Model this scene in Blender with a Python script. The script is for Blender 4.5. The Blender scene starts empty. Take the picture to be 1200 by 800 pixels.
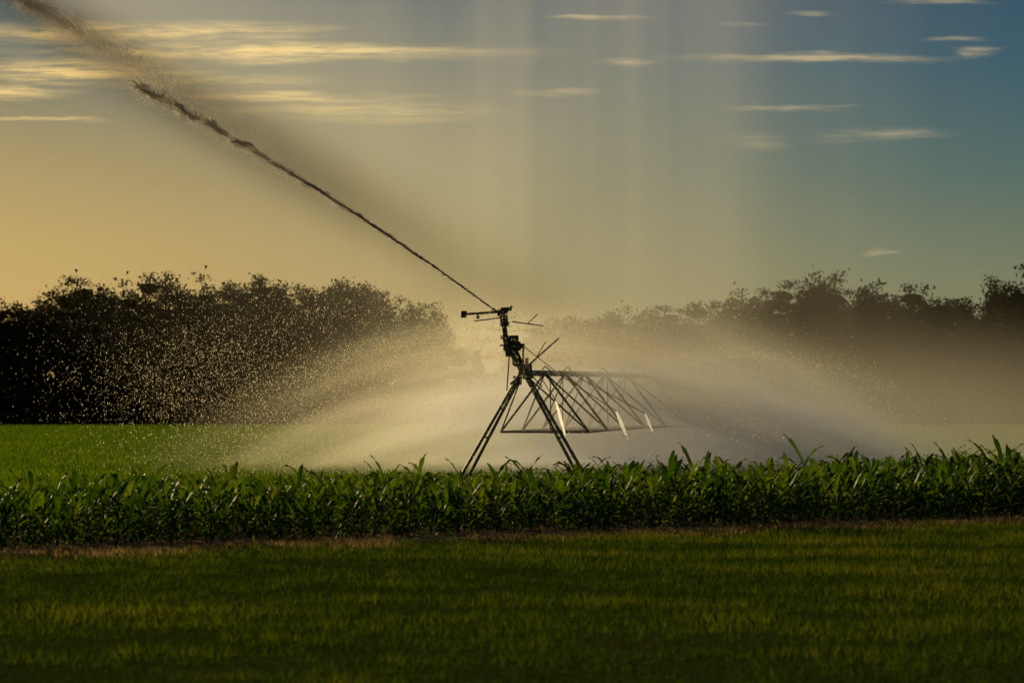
import bpy, math, random
import numpy as np
from mathutils import Vector
random.seed(4); rng=np.random.default_rng(7)
scene=bpy.context.scene
scene.view_settings.view_transform='Standard'
scene.view_settings.look='None'
scene.view_settings.exposure=0

# ------------------------------------------------------------------ helpers
def link(o):
    scene.collection.objects.link(o); return o
def np_mesh(name,verts,faces,mat,smooth=False,tint=None):
    verts=np.asarray(verts,dtype=np.float32); faces=np.asarray(faces,dtype=np.int32)
    me=bpy.data.meshes.new(name); n=faces.shape[1]
    me.vertices.add(len(verts)); me.vertices.foreach_set('co',verts.ravel())
    me.loops.add(faces.size); me.loops.foreach_set('vertex_index',faces.ravel())
    me.polygons.add(len(faces))
    me.polygons.foreach_set('loop_start',np.arange(0,faces.size,n,dtype=np.int32))
    me.polygons.foreach_set('loop_total',np.full(len(faces),n,dtype=np.int32))
    if smooth: me.polygons.foreach_set('use_smooth',np.ones(len(faces),dtype=bool))
    if tint is not None:
        a=me.attributes.new('tint','FLOAT','POINT'); a.data.foreach_set('value',np.asarray(tint,dtype=np.float32))
    me.update(calc_edges=True)
    me.materials.append(mat)
    return link(bpy.data.objects.new(name,me))
class NT:
    def __init__(s,tree): s.t=tree; s.n=tree.nodes; s.l=tree.links
    def node(s,ty,**kw):
        n=s.n.new(ty)
        for k,v in kw.items(): setattr(n,k,v)
        return n
    def put(s,sock,v):
        if isinstance(v,bpy.types.NodeSocket): s.l.new(v,sock)
        else: sock.default_value=v
    def m(s,op,a,b=None,c=None,clamp=False):
        n=s.node('ShaderNodeMath',operation=op,use_clamp=clamp)
        s.put(n.inputs[0],a)
        if b is not None: s.put(n.inputs[1],b)
        if c is not None: s.put(n.inputs[2],c)
        return n.outputs[0]
    def vm(s,op,a,b=None):
        n=s.node('ShaderNodeVectorMath',operation=op)
        s.put(n.inputs[0],a)
        if b is not None: s.put(n.inputs[1],b)
        return n.outputs['Value'] if op in('LENGTH','DOT_PRODUCT') else n.outputs[0]
    def mr(s,v,a,b,c=0.,d=1.,smooth=True):
        n=s.node('ShaderNodeMapRange',interpolation_type='SMOOTHSTEP' if smooth else 'LINEAR')
        s.put(n.inputs[0],v)
        for i,x in zip((1,2,3,4),(a,b,c,d)): s.put(n.inputs[i],x)
        return n.outputs[0]
    def noise(s,vec,scale,detail=3,rough=.5,dist=0):
        n=s.node('ShaderNodeTexNoise'); s.put(n.inputs['Vector'],vec)
        n.inputs['Scale'].default_value=scale; n.inputs['Detail'].default_value=detail
        n.inputs['Roughness'].default_value=rough; n.inputs['Distortion'].default_value=dist
        return n
    def ramp(s,f,stops):
        n=s.node('ShaderNodeValToRGB'); s.put(n.inputs[0],f); e=n.color_ramp.elements
        while len(e)<len(stops): e.new(.5)
        for i,(p,c) in enumerate(stops): e[i].position=p; e[i].color=(*c,1)
        return n.outputs[0]
    def mix(s,f,a,b,bt='MIX'):
        n=s.node('ShaderNodeMix',data_type='RGBA',blend_type=bt)
        s.put(n.inputs[0],f); s.put(n.inputs[6],a); s.put(n.inputs[7],b); return n.outputs[2]
    def comb(s,x,y,z):
        n=s.node('ShaderNodeCombineXYZ'); s.put(n.inputs[0],x); s.put(n.inputs[1],y); s.put(n.inputs[2],z); return n.outputs[0]
    def sep(s,v):
        n=s.node('ShaderNodeSeparateXYZ'); s.put(n.inputs[0],v); return n.outputs
def lin(r,g,b):
    f=lambda c:(c/255/12.92) if c/255<=.04045 else ((c/255+.055)/1.055)**2.4
    return (f(r),f(g),f(b))
def new_mat(name):
    m=bpy.data.materials.new(name); m.use_nodes=True; m.node_tree.nodes.clear()
    t=NT(m.node_tree); t.out=t.node('ShaderNodeOutputMaterial'); return m,t
def pos(t): return t.node('ShaderNodeTexCoord').outputs['Object']
def leafy(name,stops,nscale,transl,rough=.5,spec=.3,tcol=(1.2,1.25,.5),nw=.6):
    m,t=new_mat(name)
    p=pos(t); n=t.noise(p,nscale,2)
    at=t.node('ShaderNodeAttribute',attribute_name='tint')
    f=t.m('ADD',t.m('MULTIPLY',n.outputs[0],nw),t.m('MULTIPLY',at.outputs['Fac'],1-nw))
    c=t.ramp(f,stops)
    if spec>0:
        b=t.node('ShaderNodeBsdfPrincipled'); t.put(b.inputs['Base Color'],c); b.inputs['Roughness'].default_value=rough
        b.inputs['Specular IOR Level'].default_value=spec
    else:
        b=t.node('ShaderNodeBsdfDiffuse'); t.put(b.inputs[0],c)
    tr=t.node('ShaderNodeBsdfTranslucent'); t.put(tr.inputs[0],t.mix(1.,c,(*tcol,1),'MULTIPLY'))
    mx=t.node('ShaderNodeMixShader'); mx.inputs[0].default_value=transl
    t.l.new(b.outputs[0],mx.inputs[1]); t.l.new(tr.outputs[0],mx.inputs[2]); t.l.new(mx.outputs[0],t.out.inputs[0])
    return m
def simple(name,col,rough=.5,metal=0.,nscale=8,var=.35):
    m,t=new_mat(name); n=t.noise(pos(t),nscale,5,.6)
    c=t.mix(n.outputs[0],(*[x*(1-var) for x in col],1),(*[x*(1+var) for x in col],1))
    b=t.node('ShaderNodeBsdfPrincipled'); t.put(b.inputs['Base Color'],c)
    b.inputs['Roughness'].default_value=rough; b.inputs['Metallic'].default_value=metal
    t.l.new(b.outputs[0],t.out.inputs[0]); return m

# ------------------------------------------------------------------ camera
CAMH=1.8
cam=bpy.data.cameras.new('camera'); co=link(bpy.data.objects.new('camera',cam))
cam.lens=100; cam.sensor_width=36; cam.clip_end=6000; cam.clip_start=.1
co.location=(0,0,CAMH); co.rotation_euler=(math.radians(90+1.46),0,0)
cam.dof.use_dof=True; cam.dof.focus_distance=72; cam.dof.aperture_fstop=2.8
scene.camera=co

# ------------------------------------------------------------------ sun + sky
SE,SA=math.radians(15),math.radians(-36)
sd=Vector((math.sin(SA)*math.cos(SE),math.cos(SA)*math.cos(SE),math.sin(SE)))
sl=bpy.data.lights.new('sun','SUN'); sl.energy=5; sl.angle=math.radians(.5); sl.color=(1,.77,.40)
so=link(bpy.data.objects.new('sun',sl)); so.rotation_euler=sd.to_track_quat('Z','Y').to_euler()

w=bpy.data.worlds.new('World'); scene.world=w; w.use_nodes=True; w.node_tree.nodes.clear()
w.cycles.sampling_method='NONE'
t=NT(w.node_tree)
d=t.node('ShaderNodeTexCoord').outputs['Generated']; X,Y,Z=t.sep(d)
sky=t.node('ShaderNodeTexSky',sky_type='NISHITA'); sky.sun_disc=False; sky.sun_elevation=SE; sky.sun_rotation=SA
hl=t.m('SQRT',t.m('ADD',t.m('MULTIPLY',X,X),t.m('MULTIPLY',Y,Y)))
az=t.m('DIVIDE',X,t.m('MAXIMUM',hl,.001))
warm=t.ramp(t.mr(Z,0,.3,smooth=False),[(0,lin(212,172,98)),(.2,lin(194,163,98)),(.31,lin(166,146,98)),(.40,lin(120,121,102)),(.50,lin(76,98,106)),(1,lin(52,72,90))])
cool=t.ramp(t.mr(Z,0,.3,smooth=False),[(0,lin(150,138,90)),(.16,lin(116,122,94)),(.28,lin(76,103,98)),(.4,lin(44,86,102)),(.52,lin(29,70,98)),(1,lin(30,52,76))])
base=t.mix(t.mr(az,-.21,.15,smooth=True),warm,cool)
yy=t.m('MAXIMUM',Y,.05)
U=t.m('DIVIDE',X,yy); V=t.m('DIVIDE',Z,yy)
uv=t.comb(U,V,0.)
nz=t.noise(t.vm('MULTIPLY',uv,(22,170,1)),1.,4,.65)
off=t.vm('MULTIPLY',t.vm('SUBTRACT',nz.outputs['Color'],(.5,.5,.5)),(.03,.0075,0))
uvd=t.vm('ADD',uv,off)
clouds=[(-.135,.1345,.075,.0036,.95),(-.085,.1275,.10,.0034,1.),(-.15,.1210,.05,.0045,1.),(-.178,.1135,.03,.0026,.9),(-.08,.1115,.055,.002,.7),
 (-.055,.1065,.055,.0036,.5),(-.165,.104,.022,.001,.7),(-.11,.117,.05,.003,.5),(.032,.1395,.020,.0012,.7),(.108,.1255,.052,.0017,1.),(.081,.1375,.009,.0011,.7),(.153,.1450,.022,.001,.7),
 (.041,.124,.012,.0011,.6),(.015,.1137,.020,.001,.5),(.099,.1083,.025,.0011,.7),(.132,.0984,.026,.0024,.6),(.087,.0966,.013,.0034,.35),(.163,.1270,.009,.0014,.8),(.158,.1317,.013,.001,.5),(.129,.0573,.006,.001,.6),(.104,.1417,.010,.0008,.6)]
cl=None
for (u,v,a,b,i) in clouds:
    L=t.vm('LENGTH',t.vm('MULTIPLY',t.vm('SUBTRACT',uvd,(u,v,0)),(1/a/1.2,1/b/1.5,0)))
    q=t.m('MULTIPLY',t.mr(L,1.,.05),i)
    cl=q if cl is None else t.m('MAXIMUM',cl,q)
st=t.noise(t.vm('MULTIPLY',uv,(34,480,1)),1.,5,.75)
cl=t.m('MULTIPLY',cl,t.mr(st.outputs[0],.34,.62,.15,1.))
cl=t.m('MULTIPLY',cl,t.m('GREATER_THAN',Y,.1))
ccol=t.mix(t.mr(az,-.12,.12),(*lin(255,216,136),1),(*lin(184,168,130),1))
col=t.mix(cl,base,ccol)
bg1=t.node('ShaderNodeBackground'); t.put(bg1.inputs[0],col); bg1.inputs[1].default_value=.9
bg2=t.node('ShaderNodeBackground'); t.l.new(sky.outputs[0],bg2.inputs[0]); bg2.inputs[1].default_value=.004
ad=t.node('ShaderNodeAddShader'); t.l.new(bg1.outputs[0],ad.inputs[0]); t.l.new(bg2.outputs[0],ad.inputs[1])
ow=t.node('ShaderNodeOutputWorld'); t.l.new(ad.outputs[0],ow.inputs[0])

# ------------------------------------------------------------------ ground
E0,ES=42.9,.79     # near edge of the corn runs diagonally
def edge(x): return E0+ES*x
m,t=new_mat('ground_mat'); p=pos(t); x,y,z=t.sep(p)
n1=t.noise(p,.35,4,.6); n2=t.noise(p,6.,4,.65)
f=t.m('ADD',t.m('MULTIPLY',n1.outputs[0],.5),t.m('MULTIPLY',n2.outputs[0],.5))
gr=t.ramp(f,[(.3,(.016,.024,.004)),(.5,(.030,.040,.006)),(.7,(.06,.06,.014))])
soil=t.ramp(n2.outputs[0],[(.3,(.13,.08,.035)),(.55,(.26,.165,.085)),(.75,(.38,.27,.155))])
fc=t.ramp(f,[(.3,(.035,.06,.008)),(.5,(.055,.10,.012)),(.7,(.08,.13,.02))])
e=t.m('SUBTRACT',y,t.m('ADD',t.m('MULTIPLY',x,ES),E0))
e=t.m('ADD',e,t.m('MULTIPLY',t.m('SUBTRACT',n1.outputs[0],.5),1.8))
c=t.mix(t.mr(e,-3.0,-1.6),gr,soil)
c=t.mix(t.mr(e,6.,8.),c,fc)
b=t.node('ShaderNodeBsdfDiffuse'); t.put(b.inputs['Color'],c)
bp=t.node('ShaderNodeBump'); bp.inputs['Distance'].default_value=.06; bp.inputs['Strength'].default_value=.8
t.put(bp.inputs['Height'],n2.outputs[0]); t.l.new(bp.outputs[0],b.inputs['Normal'])
t.l.new(b.outputs[0],t.out.inputs[0])
G=2500
np_mesh('ground',[(-G,-300,0),(G,-300,0),(G,4000,0),(-G,4000,0)],[(0,1,2,3)],m)

def blades(name,x,y,h,wd,mat,lean=.5,tint=None):
    n=len(x); a=rng.uniform(0,2*np.pi,n); la=rng.uniform(0,2*np.pi,n); l=h*rng.uniform(.1,lean,n)
    V=np.zeros((n,3,3))
    V[:,0,0]=x-np.cos(a)*wd/2; V[:,0,1]=y-np.sin(a)*wd/2
    V[:,1,0]=x+np.cos(a)*wd/2; V[:,1,1]=y+np.sin(a)*wd/2
    V[:,2,0]=x+np.cos(la)*l; V[:,2,1]=y+np.sin(la)*l; V[:,2,2]=h
    tt=np.repeat(tint if tint is not None else rng.random(n),3)
    return np_mesh(name,V.reshape(-1,3),np.arange(3*n).reshape(-1,3),mat,tint=tt)
def vnoise(x,y,s,seed):
    r=np.random.default_rng(seed); G=r.random((64,64)); u=(x*s)%64; v=(y*s)%64
    i=u.astype(int);j=v.astype(int);fu=u-i;fv=v-j; fu=fu*fu*(3-2*fu);fv=fv*fv*(3-2*fv); i2=(i+1)%64;j2=(j+1)%64
    return (G[i%64,j%64]*(1-fu)+G[i2,j%64]*fu)*(1-fv)+(G[i%64,j2]*(1-fu)+G[i2,j2]*fu)*fv
# mown grass in the foreground
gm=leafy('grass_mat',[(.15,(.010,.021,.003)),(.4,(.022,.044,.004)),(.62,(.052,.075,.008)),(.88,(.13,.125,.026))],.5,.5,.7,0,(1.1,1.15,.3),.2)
n=420000
x=rng.uniform(-13,15,n); y=12+rng.random(n)*44
k=(y<edge(x)-1.8)&(np.abs(x)<y*.21+1.2); x,y=x[k],y[k]; n=len(x)
patch_vignette=.34*vnoise(x*.5,y,.55,1)+.33*vnoise(x*.7,y,1.5,2)+.33*vnoise(x,y*1.2,4.5,3)
patch_vignette=np.clip((patch_vignette-.5)*2.3+.47+(y-30)*.012,0,1)  # random patches, plus vignette darkening toward the camera put into the grass tint
h=rng.uniform(.03,.075,n)*(.5+1.3*patch_vignette)
blades('lawn_grass',x,y,h,rng.uniform(.006,.016,n),gm,.9,tint=np.clip(patch_vignette*.7+rng.random(n)*.3,0,1))
# dry verge along the corn
dm=leafy('dry_grass_mat',[(.3,(.13,.09,.035)),(.55,(.31,.22,.10)),(.8,(.42,.32,.18))],2.,.5,.7,0,(1.1,1.,.7))
n=34000
x=rng.uniform(-12,16,n); y=edge(x)-1.9+rng.normal(0,.7,n)+.3*np.sin(x*1.7)
k=(vnoise(x,y,.9,9)>.42); x,y=x[k],y[k]; n=len(x)
blades('dry_grass_verge',x,y,rng.uniform(.02,.10,n),rng.uniform(.006,.014,n),dm,1.4)
# low green crop out to the wood
cm=leafy('field_crop_mat',[(.25,(.040,.075,.005)),(.5,(.075,.115,.008)),(.8,(.12,.16,.012))],.12,.55,.6,0,(1.1,1.2,.4))
n=240000
y=48*np.exp(rng.random(n)*math.log(500/48)); x=rng.uniform(-1,1,n)*(y*.24+3)
k=y>edge(x)+6.5; x,y=x[k],y[k]
s=np.clip(y/48,1,4)
blades('field_crop',x,y,rng.uniform(.08,.17,len(x))*s**.4,.03*s,cm,.6,tint=np.clip(.7*vnoise(x,y,.25,5)+.3*rng.random(len(x)),0,1))

# ------------------------------------------------------------------ corn
def corn_template(h):
    V=[];F=[]
    def strip(rows):
        b=len(V); 
        for r in rows: V.extend(r)
        for i in range(len(rows)-1):
            for j in (0,1):
                a=b+i*3+j; F.append((a,a+1,a+4,a+3))
    b=len(V)
    for i in range(4):
        zz=h*.72*i/3; r=.014*(1-.55*i/3)
        for j in range(5): V.append((r*math.cos(j*1.2566),r*math.sin(j*1.2566),zz))
    for i in range(3):
        for j in range(5): F.append((b+i*5+j,b+i*5+(j+1)%5,b+(i+1)*5+(j+1)%5,b+(i+1)*5+j))
    a0=random.uniform(0,6.28); nl=random.randint(8,10)
    for k in range(nl):
        u=k/(nl-1); a=a0+(k%2)*math.pi+random.uniform(-.6,.6)
        hz=h*(.10+.58*u); L=h*random.uniform(.5,.72)*(1-.25*abs(u-.5)); up=.58+.62*u+random.uniform(-.2,.2); dr=1.0-.45*u+random.uniform(-.2,.25)
        ca,sa=math.cos(a),math.sin(a); rows=[]; tw=random.uniform(-.9,.9)
        for i in range(8):
            q=i/7; r=L*(.92-.30*u)*q*(1-.12*q); zz=hz+L*(up*q-dr*q*q)
            wd=.038*h/.9*math.sin(math.pi*min(1,q*.86+.16))**.8*(1-q**5)+.0015
            px,py=ca*r,sa*r; nx,ny=-sa,ca; c2=math.cos(tw*q); s2=math.sin(tw*q)
            wob=.014*math.sin(q*14+k)
            rows.append([(px-nx*wd*c2,py-ny*wd*c2,zz+.45*wd-wd*s2+wob),(px,py,zz),(px+nx*wd*c2,py+ny*wd*c2,zz+.45*wd+wd*s2-wob)])
        strip(rows)
    return np.array(V),np.array(F)
temps=[corn_template(random.uniform(.82,1.02)) for _ in range(18)]
AV=[];AF=[];AT=[];off=0
s=-15.
while s<19:
    for q in np.arange(.0,7.4,.42):
        if rng.random()<.10: continue
        x=s+rng.normal(0,.08); y=edge(x)+q+rng.normal(0,.10)
        Vt,Ft=temps[rng.integers(18)]; a=rng.uniform(0,6.28); 
        sc=rng.normal(.86,.11)*(1+.015*x)*(1+.05*math.sin(x*.9)+.04*math.sin(x*2.3))
        if q<.2: sc*=.85
        if rng.random()<.05: sc*=1.18
        c,sn=math.cos(a),math.sin(a); lx,ly=rng.normal(0,.10,2)
        W=np.stack([(Vt[:,0]*c-Vt[:,1]*sn)*sc+x+Vt[:,2]*lx,(Vt[:,0]*sn+Vt[:,1]*c)*sc+y+Vt[:,2]*ly,Vt[:,2]*sc],1)
        AV.append(W);AF.append(Ft+off);AT.append(np.full(len(W),rng.random()));off+=len(W)
    s+=.29
com=leafy('corn_leaf_mat',[(.2,(.016,.045,.004)),(.5,(.042,.092,.007)),(.8,(.105,.145,.015))],1.3,.5,.55,.18,(1.4,1.3,.25),.4)
np_mesh('corn_crop',np.concatenate(AV),np.concatenate(AF),com,smooth=True,tint=np.concatenate(AT))

# ------------------------------------------------------------------ distant woodland
def tree_template(nleaf):
    ncl=60; cent=[]
    top=rng.uniform(.43,.5); wid=rng.uniform(.22,.28)
    for i in range(ncl):
        while True:
            p=rng.uniform(-1,1,3)
            if np.linalg.norm(p)<1: break
        p=p/np.linalg.norm(p)*np.linalg.norm(p)**.4
        zc=.52+top*.92*p[2]; 
        cent.append((p[0]*wid*rng.uniform(.8,1.15),p[1]*wid,zc))
    cent=np.array(cent); cid=rng.integers(0,ncl,nleaf)
    c=cent[cid]+rng.normal(0,1,(nleaf,3))*np.array([.028,.028,.018])
    c[:,2]=np.clip(c[:,2],.02,1.03)
    d=rng.normal(0,1,(nleaf,3,3)); d/=np.linalg.norm(d,axis=2,keepdims=True)
    sz=rng.uniform(.009,.019,(nleaf,1,1))
    V=(c[:,None,:]+d*sz).reshape(-1,3); T=np.repeat(rng.random(ncl)[cid],3)
    F=np.arange(3*nleaf).reshape(-1,3)
    parts=[V];FF=[F];TT=[T];o=len(V)
    def cone(a,b,r1,r2):
        nonlocal o
        a=np.array(a);b=np.array(b);dd=b-a;dd/=np.linalg.norm(dd);s1=np.cross(dd,[.3,.9,.1]);s1/=np.linalg.norm(s1);s2=np.cross(dd,s1)
        P=[a+r1*(math.cos(k*1.0472)*s1+math.sin(k*1.0472)*s2) for k in range(6)]+[b+r2*(math.cos(k*1.0472)*s1+math.sin(k*1.0472)*s2) for k in range(6)]
        f=[]
        for k in range(6):
            j=(k+1)%6; f+= [(o+k,o+j,o+6+j),(o+k,o+6+j,o+6+k)]
        parts.append(np.array(P));FF.append(np.array(f));TT.append(np.zeros(12));o+=12
    cone((0,0,0),(0,0,.5),.013,.008);cone((0,0,.5),(.01,0,.82),.008,.002)
    for k in range(8):
        c0=cent[rng.integers(ncl)]; cone((0,0,max(.15,c0[2]-.2)),c0,.005,.0015)
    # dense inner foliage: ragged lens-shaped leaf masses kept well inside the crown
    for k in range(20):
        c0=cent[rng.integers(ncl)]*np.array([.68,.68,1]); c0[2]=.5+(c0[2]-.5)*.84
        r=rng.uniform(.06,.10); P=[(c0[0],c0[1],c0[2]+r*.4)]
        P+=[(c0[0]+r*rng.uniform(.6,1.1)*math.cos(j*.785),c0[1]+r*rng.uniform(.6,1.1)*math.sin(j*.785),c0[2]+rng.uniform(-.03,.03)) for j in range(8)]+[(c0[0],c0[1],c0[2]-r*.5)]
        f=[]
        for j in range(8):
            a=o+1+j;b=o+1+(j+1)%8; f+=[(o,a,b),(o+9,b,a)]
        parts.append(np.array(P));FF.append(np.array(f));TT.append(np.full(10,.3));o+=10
    return np.concatenate(parts),np.concatenate(FF),np.concatenate(TT)
tt=[tree_template(3200) for _ in range(8)]
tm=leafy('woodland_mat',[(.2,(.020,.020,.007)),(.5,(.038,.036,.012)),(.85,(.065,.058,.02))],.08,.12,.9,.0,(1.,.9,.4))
def prof(x,tab): return float(np.interp(x,[a for a,_ in tab],[b for _,b in tab]))
L=[(-170,25),(-90,25),(-75,27),(-60,28.5),(-45,27.5),(-30,26.5),(-22,25.5),(-17,23),(-12,17.5)]
R=[(-10,9),(0,12),(3,19),(12,22),(22,23),(32,24),(40,26),(52,28.5),(67,28.5),(80,27.5),(85,24),(91,29.5),(110,28),(190,27)]
def wood(name,tab,x0,x1,y0,rows,step,wf=1.15):
    AV=[];AF=[];AT=[];o=0
    for r in range(rows):
        x=x0+rng.uniform(0,2)
        while x<x1:
            H=prof(x,tab)*np.clip(rng.normal(.975,.055),.82,1.06)*(1 if r else .90); Vt,Ft,Tt=tt[rng.integers(8)]
            a=rng.uniform(0,6.28);c,s=math.cos(a),math.sin(a); wx=min(H*wf*rng.uniform(.85,1.15),26)
            yy=y0+r*8+rng.uniform(-2,2)
            z0=0 if r else -.06*H
            W=np.stack([(Vt[:,0]*c-Vt[:,1]*s)*wx+x,(Vt[:,0]*s+Vt[:,1]*c)*wx+yy,np.maximum(Vt[:,2]*H+z0,-.1)],1)
            AV.append(W);AF.append(Ft+o);AT.append(Tt*.6+rng.random()*.4);o+=len(W)
            x+=step*rng.uniform(.6,1.4)
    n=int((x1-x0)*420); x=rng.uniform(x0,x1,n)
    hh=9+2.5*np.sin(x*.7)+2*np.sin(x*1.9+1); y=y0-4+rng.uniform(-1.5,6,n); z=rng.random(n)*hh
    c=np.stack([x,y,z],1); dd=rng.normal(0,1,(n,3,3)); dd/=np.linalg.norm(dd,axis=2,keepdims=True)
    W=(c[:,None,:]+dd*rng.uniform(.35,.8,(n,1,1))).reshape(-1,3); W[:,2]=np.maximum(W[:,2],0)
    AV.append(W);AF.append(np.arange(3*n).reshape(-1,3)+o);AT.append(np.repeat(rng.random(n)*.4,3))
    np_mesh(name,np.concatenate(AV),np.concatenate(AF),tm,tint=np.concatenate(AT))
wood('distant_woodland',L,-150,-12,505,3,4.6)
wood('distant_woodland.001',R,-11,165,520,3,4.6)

# ------------------------------------------------------------------ irrigation pivot
steel=simple('galvanised_steel',(.11,.095,.075),.6,.4)
dark=simple('dark_painted_metal',(.04,.035,.03),.5,.2)
m,t=new_mat('sunlit_stream_mat')
nn=t.noise(pos(t),14,3)
tr=t.node('ShaderNodeBsdfTranslucent'); t.put(tr.inputs[0],t.mix(nn.outputs[0],(.8,.75,.68,1),(1,1,1,1))); t.l.new(tr.outputs[0],t.out.inputs[0])
streamm=m
root=link(bpy.data.objects.new('center_pivot_irrigator',None))
class Part:
    def __init__(s): s.V=[];s.F=[]
    def tube(s,a,b,r1,r2=None,n=10,cap=True):
        r2=r1 if r2 is None else r2
        a=Vector(a);b=Vector(b);d=(b-a).normalized(); u=d.cross(Vector((.31,.2,.93))).normalized(); v=d.cross(u); o=len(s.V)
        for c,r in((a,r1),(b,r2)):
            for k in range(n):
                q=2*math.pi*k/n; s.V.append(tuple(c+u*(r*math.cos(q))+v*(r*math.sin(q))))
        for k in range(n):
            j=(k+1)%n; s.F.append((o+k,o+j,o+n+j,o+n+k))
        if cap: s.F.append(tuple(range(o+n-1,o-1,-1))); s.F.append(tuple(range(o+n,o+2*n)))
    def path(s,pts,r,n=10):
        for a,b in zip(pts[:-1],pts[1:]): s.tube(a,b,r,None,n)
    def box(s,c,sz,rz=0):
        o=len(s.V); cx,cy,cz=c; C,S=math.cos(rz),math.sin(rz)
        for dz in(-1,1):
            for dx,dy in((-1,-1),(1,-1),(1,1),(-1,1)):
                x=dx*sz[0]/2;y=dy*sz[1]/2; s.V.append((cx+x*C-y*S,cy+x*S+y*C,cz+dz*sz[2]/2))
        for f in((3,2,1,0),(4,5,6,7),(0,1,5,4),(1,2,6,5),(2,3,7,6),(3,0,4,7)): s.F.append(tuple(o+i for i in f))
    def make(s,name,mat,bev=0):
        me=bpy.data.meshes.new(name); me.from_pydata(s.V,[],s.F); me.materials.append(mat); me.update()
        o=link(bpy.data.objects.new(name,me)); o.parent=root
        if bev:
            bm=o.modifiers.new('bevel','BEVEL'); bm.width=bev; bm.segments=2
        return o
T0=Vector((.31,79,2.94)); T1=Vector((10.8,122,2.85)); OE=Vector((-.06,72,3.42))
axis=Vector((T1.x-T0.x,T1.y-T0.y,0)).normalized(); lat=Vector((axis.y,-axis.x,0))
def tower(T,name):
    P=Part(); 
    for sgn in(-1,1):
        foot=T+lat*sgn*1.68; foot.z=.06
        for dy in(-.28,.28):
            P.tube(T+axis*dy*.5+lat*sgn*.05,foot+axis*dy*1.6,.046,.046)
        P.tube(foot-axis*.9,foot+axis*.9,.07)
        for q in(.35,.62):
            A=T.lerp(foot,q); P.tube(A-axis*.28*q*1.6,A+axis*.28*q*1.6,.022)
        P.box((foot.x,foot.y,.03),(.5,1.9,.05),-.08)
    P.tube(T-lat*.28+Vector((0,0,-.12)),T+lat*.28+Vector((0,0,-.12)),.04)
    P.make(name,steel)
tower(T0,'tower_frame'); tower(T1,'far_tower_frame')
P=Part()
def pipe_pt(T,B,q): 
    p=T.lerp(B,q); p.z+=.18*math.sin(math.pi*q); return p
P.path([pipe_pt(T0,T1,i/24) for i in range(25)],.085,12)
P.make('span_pipe',steel)
P=Part(); P.path([OE,OE.lerp(T0,.5)+Vector((0,0,.03)),T0],.08,12)
for q in(0.02,.5,.97): c=OE.lerp(T0,q); P.tube(c-(T0-OE).normalized()*.02,c+(T0-OE).normalized()*.02,.13,None,14)
P.make('overhang_pipe',steel)
# lattice truss hanging under the span
P=Part(); prevL=prevR=None
for i,q in enumerate([.06,.12,.18,.25,.33,.43,.55,.68,.80,.92]):
    c=pipe_pt(T0,T1,q); drop=1.68*(1 if .05<q<.85 else .7)
    l=c-lat*1.3; r=c+lat*1.3; l.z=r.z=c.z-drop
    P.tube(c,l,.034); P.tube(c,r,.036); P.tube(l,r,.034)
    if prevL:
        P.tube(prevL,l,.026);P.tube(prevR,r,.028); P.tube(prevC,l,.024);P.tube(prevC,r,.026)
    else:
        P.tube(T0,l,.024);P.tube(T0,r,.024)
    prevL,prevR,prevC=l,r,c
P.tube(prevL,T1,.02);P.tube(prevR,T1,.02)
P.make('truss_rods',steel)
# overhang stays and mast
P=Part()
mast=T0+Vector((.0,0,.75)); P.tube(T0,mast,.03)
P.tube(mast,OE+Vector((0,.2,.05)),.012); P.tube(mast,pipe_pt(T0,T1,.1),.012)
P.tube(T0+Vector((.05,-.6,.12)),T0+Vector((.98,-.6,.95)),.026); P.tube(T0+Vector((.28,-.6,.28)),T0+Vector((.62,-.6,.86)),.016)
P.tube(OE+Vector((.0,.5,0)),T0+Vector((-.45,-2,-.5)),.018);P.tube(OE+Vector((.0,.5,0)),T0+Vector((.5,-2,-.4)),.018)
P.tube(OE+Vector((.05,0,.72)),OE+Vector((.85,.3,.62)),.016); P.tube(OE+Vector((.45,.1,.67)),OE+Vector((.72,.2,.92)),.012)
P.make('overhang_stays',steel)
# end gun
J0=Vector((-.42,71.8,4.40)); J1=Vector((-8.28,62,9.02)); jd=(Vector((-7.2,-8.6,5.4))).normalized()
P=Part()
P.tube(OE+Vector((0,0,-.16)),OE+Vector((-.1,0,.30)),.10,.085,14)
P.tube(OE+Vector((-.1,0,.30)),OE+Vector((-.14,0,.62)),.065,None,14)
for z,r in((.28,.13),(.33,.13),(.6,.11),(.66,.13),(.1,.14)): P.tube(OE+Vector((-.12,0,z)),OE+Vector((-.12,0,z+.035)),r,None,14)
P.tube(OE+Vector((-.14,0,.62)),OE+Vector((-.16,0,.98)),.115,.095,14)
P.box((OE.x-.20,72,4.36),(.26,.18,.16),.2)
P.tube((-.16,72,4.30),tuple(J0),.06,.032,12)
P.tube(J0,tuple(J0+jd*.12),.045,.04,12)
P.tube((-.10,71.95,4.40),(-1.20,71.6,4.31),.036,.030); P.tube((-.1,71.95,4.26),(-.95,71.65,4.14),.016)
P.box((-1.22,71.6,4.31),(.15,.12,.17),.2); P.tube((-.86,71.7,4.34),(-.86,71.7,4.20),.04)
P.tube((-.30,71.9,4.44),(-.02,72,4.46),.05)
P.tube((-.1,71.9,4.43),(.0,72,4.52),.03)
P.box((.02,72.1,3.66),(.22,.3,.26),.3); P.tube((-.22,72.1,3.52),(.22,72.1,3.52),.12,None,14); P.tube((.22,72.1,3.52),(.32,72.1,3.52),.07,None,12)
P.tube((.1,72.2,3.4),(.22,72.6,3.12),.06,None,12)
P.make('end_gun',dark,.006)
P=Part()
P.box((T0.x+.10,78.6,2.98),(.26,.3,.42),.1); P.box((T0.x-.12,78.8,2.72),(.16,.2,.22)); P.tube((T0.x+.1,78.6,3.2),(T0.x+.1,78.6,3.36),.05)
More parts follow.
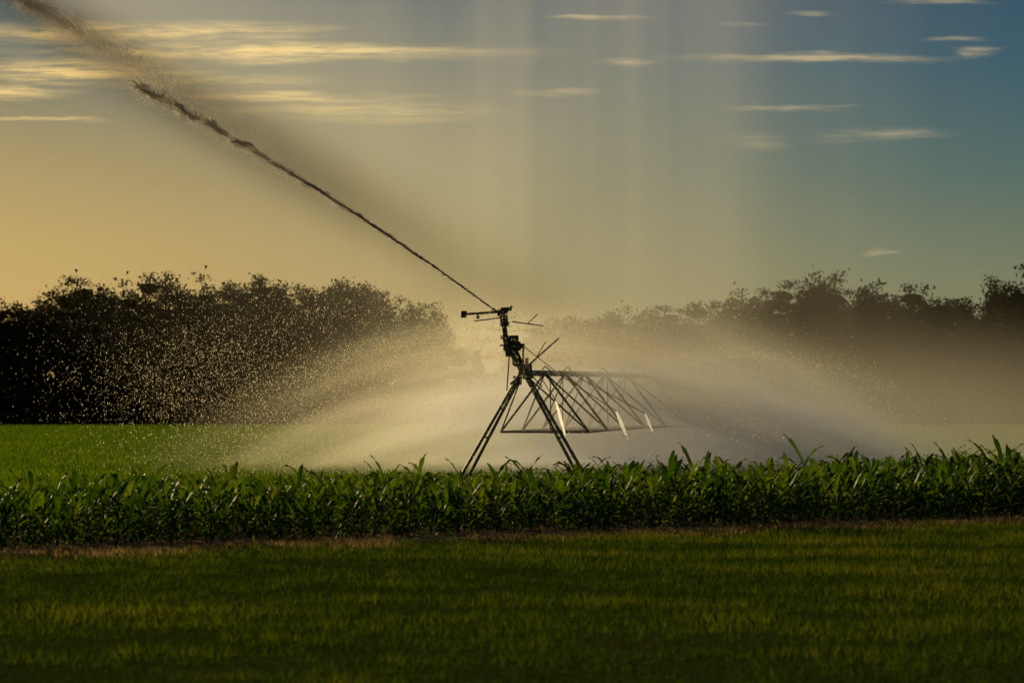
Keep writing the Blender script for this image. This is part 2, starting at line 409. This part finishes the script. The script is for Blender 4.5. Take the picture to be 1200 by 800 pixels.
P.tube((T0.x-.05,78.3,2.9),(T0.x-.35,77.9,2.62),.03)
P.make('control_box',dark,.01)
# drop hoses with sprinkler heads
H=Part();S=Part()
for i,q in enumerate([.05,.14,.23,.33,.43,.53,.63,.73,.83,.93]):
    c=pipe_pt(T0,T1,q); side=1 if i%2==0 else -1
    bot=c+lat*.28*side; bot.z=1.45
    H.path([c+Vector((0,0,.08)),c+Vector((0,0,.2))+lat*.12*side,c+lat*.26*side+Vector((0,0,.08)),bot],.016,8)
    S.tube(bot,bot-Vector((0,0,.14)),.03,.045); S.tube(bot-Vector((0,0,.18)),bot-Vector((0,0,.2)),.06)
W=Part(); sr=Vector((math.cos(SA),-math.sin(SA),0)).normalized()   # sheet of water square to the sun
for (x0,yy0,z0,x1,z1,r,q) in((1.22,79.8,2.20,1.50,1.16,.055,.04),(3.08,84,1.88,3.42,1.06,.070,.10),(3.95,84.5,1.82,4.18,1.26,.05,.14)):
    a0=pipe_pt(T0,T1,q); H.path([a0,Vector((x0,yy0,z0))],.014,8)
    N=12; o=len(W.V)
    for i in range(N+1):
        a=i/N; ww=r*(.25+.75*math.sin(math.pi*(a*.85+.1)))*(1+.15*math.sin(i*2.7)); cc=Vector((x0+(x1-x0)*a,yy0,z0+(z1-z0)*a))
        W.V+=[tuple(cc-sr*ww),tuple(cc+Vector((0,-.01,0))),tuple(cc+sr*ww)]
    for i in range(N):
        for j in(0,1): a=o+i*3+j; W.F.append((a,a+1,a+4,a+3))
H.make('drop_hoses',dark); S.make('sprinkler_heads',dark); W.make('sprinkler_streams',streamm)

# ------------------------------------------------------------------ water
def octas(c,r,stretch=None):
    n=len(c); base=np.array([(1,0,0),(-1,0,0),(0,1,0),(0,-1,0),(0,0,1),(0,0,-1)],float)
    f=np.array([(0,2,4),(2,1,4),(1,3,4),(3,0,4),(2,0,5),(1,2,5),(3,1,5),(0,3,5)])
    V=base[None]*r[:,None,None]
    if stretch is not None: V=V*stretch[:,None,:]
    V=V+c[:,None,:]
    return V.reshape(-1,3),(f[None]+6*np.arange(n)[:,None,None]).reshape(-1,3)
def water_mat(name,col,tcol,tf):
    m,t=new_mat(name); b=t.node('ShaderNodeBsdfPrincipled'); nn=t.noise(pos(t),3,2)
    t.put(b.inputs['Base Color'],t.mix(nn.outputs[0],(*[c*.6 for c in col],1),(*[c*1.2 for c in col],1))); b.inputs['Roughness'].default_value=.3
    tr=t.node('ShaderNodeBsdfTranslucent'); tr.inputs[0].default_value=(*tcol,1)
    mx=t.node('ShaderNodeMixShader'); mx.inputs[0].default_value=tf; t.l.new(b.outputs[0],mx.inputs[1]); t.l.new(tr.outputs[0],mx.inputs[2]); t.l.new(mx.outputs[0],t.out.inputs[0])
    return m
def jet(q):
    q=np.asarray(q)[:,None]; a=np.array(J0)[None]; b=np.array(J1)[None]
    p=a+(b-a)*q; p=p.copy(); p[:,2]+=(.9*q*(1-q))[:,0]; return p
# slugs of water: drops clustered round many short, randomly offset clumps
n=22000; ncl=900
cq=rng.random(ncl)**.85; clo=rng.normal(0,1,(ncl,3))*(.008+.058*cq**1.1)[:,None]; csz=rng.uniform(.3,1.5,ncl)
ci=rng.integers(0,ncl,n)
q=np.clip(cq[ci]+rng.normal(0,.004,n)*(1+csz[ci]),0,1.02); c=jet(q)+clo[ci]+rng.normal(0,1,(n,3))*((.006+.026*q)*csz[ci])[:,None]
far=rng.random(n)<.18; c[far,2]-=np.abs(rng.normal(0,.16,far.sum()))*q[far]**.8
c[:,2]+=.03*q*np.sin(q*61+2)+.03*q*np.sin(q*143)
r=rng.uniform(.004,.012,n)*(.55+q*.95)
V1,F1=octas(c,r)
n2=5000; q=rng.random(n2)*.6; c=jet(q)+rng.normal(0,1,(n2,3))*(.008+.014*q)[:,None]; V3,F3=octas(c,np.full(n2,.010))
# older pulse of water, broken into drops, arcing over from beyond the frame
n=38000; q=rng.random(n)**1.8; a=np.array([-13.2,66,12.4]); b=np.array([-5.6,68,8.1])
c=a+(b-a)*q[:,None]+rng.normal(0,1,(n,3))*(.05+.24*q)[:,None]; c[:,2]-=np.abs(rng.normal(0,.22,n))*q; c[:,2]+=.35*q*(1-q)*2+.06*np.sin(q*70)+.04*np.sin(q*180)
V2,F2=octas(c,rng.uniform(.005,.016,n)*(1-.45*q))
jm=water_mat('jet_water_mat',(.28,.21,.13),(.55,.42,.25),.4)
o1=len(V1);o2=o1+len(V2)
np_mesh('water_jet',np.concatenate([V1,V2,V3]),np.concatenate([F1,F2+o1,F3+o2]),jm)

def umbrella(o,n,v,el,vs=.05,es=3,tmax=1.6,drag=.5,jit=.04):
    a=rng.uniform(0,2*np.pi,n); e=np.radians(rng.normal(el,es,n)); vv=v*rng.normal(1,vs,n); T=tmax*rng.random(n)**.75
    k=drag; hd=(1-np.exp(-k*T))/k
    x=o[0]+np.cos(a)*np.cos(e)*vv*hd; y=o[1]+np.sin(a)*np.cos(e)*vv*hd*.75; z=o[2]+np.sin(e)*vv*hd-4.9*T*T*.62
    c=np.stack([x,y,z],1)+rng.normal(0,jit,(n,3))*(.3+T[:,None]*2)
    return c[(c[:,2]>.1)]
pts=[umbrella((-.2,72,4.1),11000,11.0,12,.07,3),umbrella((-.1,73,3.9),9000,7.8,10,.03,1.5),umbrella((0,75,3.6),8000,9.5,9,.03,1.5),umbrella((.3,79,3.1),8000,8,16,.03,2,tmax=1.5)]
for q in(.06,.14,.25,.4): 
    c=pipe_pt(T0,T1,q); pts.append(umbrella((c.x,c.y,3.2),8000,11.5,14,.03,1.5))
n=8000; xx=rng.normal(-7.6,2.0,n); zz=np.clip(rng.normal(2.8,1.0,n),.3,4.9); pts.append(np.stack([xx,rng.uniform(66,80,n),zz],1))
c=np.concatenate(pts); r=rng.uniform(.0035,.009,len(c))*np.where(rng.random(len(c))<.14,1.8,1)
V,F=octas(c,r,np.stack([np.ones(len(c)),np.ones(len(c)),rng.uniform(1,2.,len(c))],1))
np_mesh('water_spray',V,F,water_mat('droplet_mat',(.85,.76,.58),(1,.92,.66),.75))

# mist and falling veils: one scattering volume standing behind the tower
m,t=new_mat('mist_mat'); p=pos(t); x,y,z=t.sep(p)
def gauss(v,c,wd):
    q=t.m('DIVIDE',t.m('SUBTRACT',v,c),wd); return t.m('EXPONENT',t.m('MULTIPLY',t.m('MULTIPLY',q,q),-1.))
par=t.m('MULTIPLY',t.m('MULTIPLY',t.m('SUBTRACT',x,1.5),t.m('SUBTRACT',x,1.5)),.026)
s=t.m('ADD',z,par)
nlow=t.noise(t.comb(t.m('MULTIPLY',x,.14),t.m('MULTIPLY',y,.08),t.m('MULTIPLY',s,1.0)),1.,2,.6).outputs[0]
low=t.m('MULTIPLY',gauss(x,4.4,7.8),t.mr(s,6.0,2.0))
low=t.m('MULTIPLY',t.m('MULTIPLY',low,t.mr(nlow,.35,.65,.45,1.35)),.165)
wide=t.m('MULTIPLY',t.m('MULTIPLY',gauss(x,12.,9.),t.mr(z,5.6,0)),.045)
vn=t.noise(t.comb(x,t.m('MULTIPLY',y,.10),t.m('MULTIPLY',z,.015)),.5,2,.6).outputs[0]
veil=t.m('MULTIPLY',t.mr(vn,.3,.7,.35,1.),gauss(x,3.4,8.))
veil=t.m('MULTIPLY',veil,t.m('MULTIPLY',t.mr(z,2,6),.018)) 
ux,uz=-16/math.hypot(16,9.7),9.7/math.hypot(16,9.7)
sgn=t.m('ADD',t.m('MULTIPLY',x,uz),t.m('MULTIPLY',t.m('SUBTRACT',z,5.7),-ux))
along=t.m('ADD',t.m('MULTIPLY',x,ux),t.m('MULTIPLY',t.m('SUBTRACT',z,5.7),uz))
plume=t.m('MULTIPLY',gauss(sgn,-.1,.9),t.mr(along,.5,10,.3,1.))
halo=t.m('MULTIPLY',t.m('MULTIPLY',t.mr(sgn,-.8,1.2),t.mr(sgn,9.,1.)),t.m('MULTIPLY',t.mr(along,-1,3),.012))
dens=t.m('ADD',t.m('ADD',low,wide),t.m('ADD',veil,halo))
edgef=t.m('MULTIPLY',t.m('MULTIPLY',t.mr(x,-20,-15),t.mr(x,28,21)),t.m('MULTIPLY',t.mr(y,80,85),t.mr(y,102,97)))
dens=t.m('MULTIPLY',dens,edgef)
sc=t.node('ShaderNodeVolumeScatter'); sc.inputs['Color'].default_value=(1,.94,.74,1); sc.inputs['Anisotropy'].default_value=.66; t.put(sc.inputs['Density'],dens)
ab=t.node('ShaderNodeVolumeAbsorption'); ab.inputs['Color'].default_value=(.25,.2,.15,1); t.put(ab.inputs['Density'],t.m('MULTIPLY',t.m('MULTIPLY',plume,edgef),.055))
ads=t.node('ShaderNodeAddShader'); t.l.new(sc.outputs[0],ads.inputs[0]); t.l.new(ab.outputs[0],ads.inputs[1]); t.l.new(ads.outputs[0],t.out.inputs['Volume'])
m.cycles.volume_step_rate=1.8
x0,x1,y0,y1,z0,z1=-20,28,80,102,.02,17.5
Vb=[(x0,y0,z0),(x1,y0,z0),(x1,y1,z0),(x0,y1,z0),(x0,y0,z1),(x1,y0,z1),(x1,y1,z1),(x0,y1,z1)]
np_mesh('water_mist',Vb,[(3,2,1,0),(4,5,6,7),(0,1,5,4),(1,2,6,5),(2,3,7,6),(3,0,4,7)],m)
print('done')
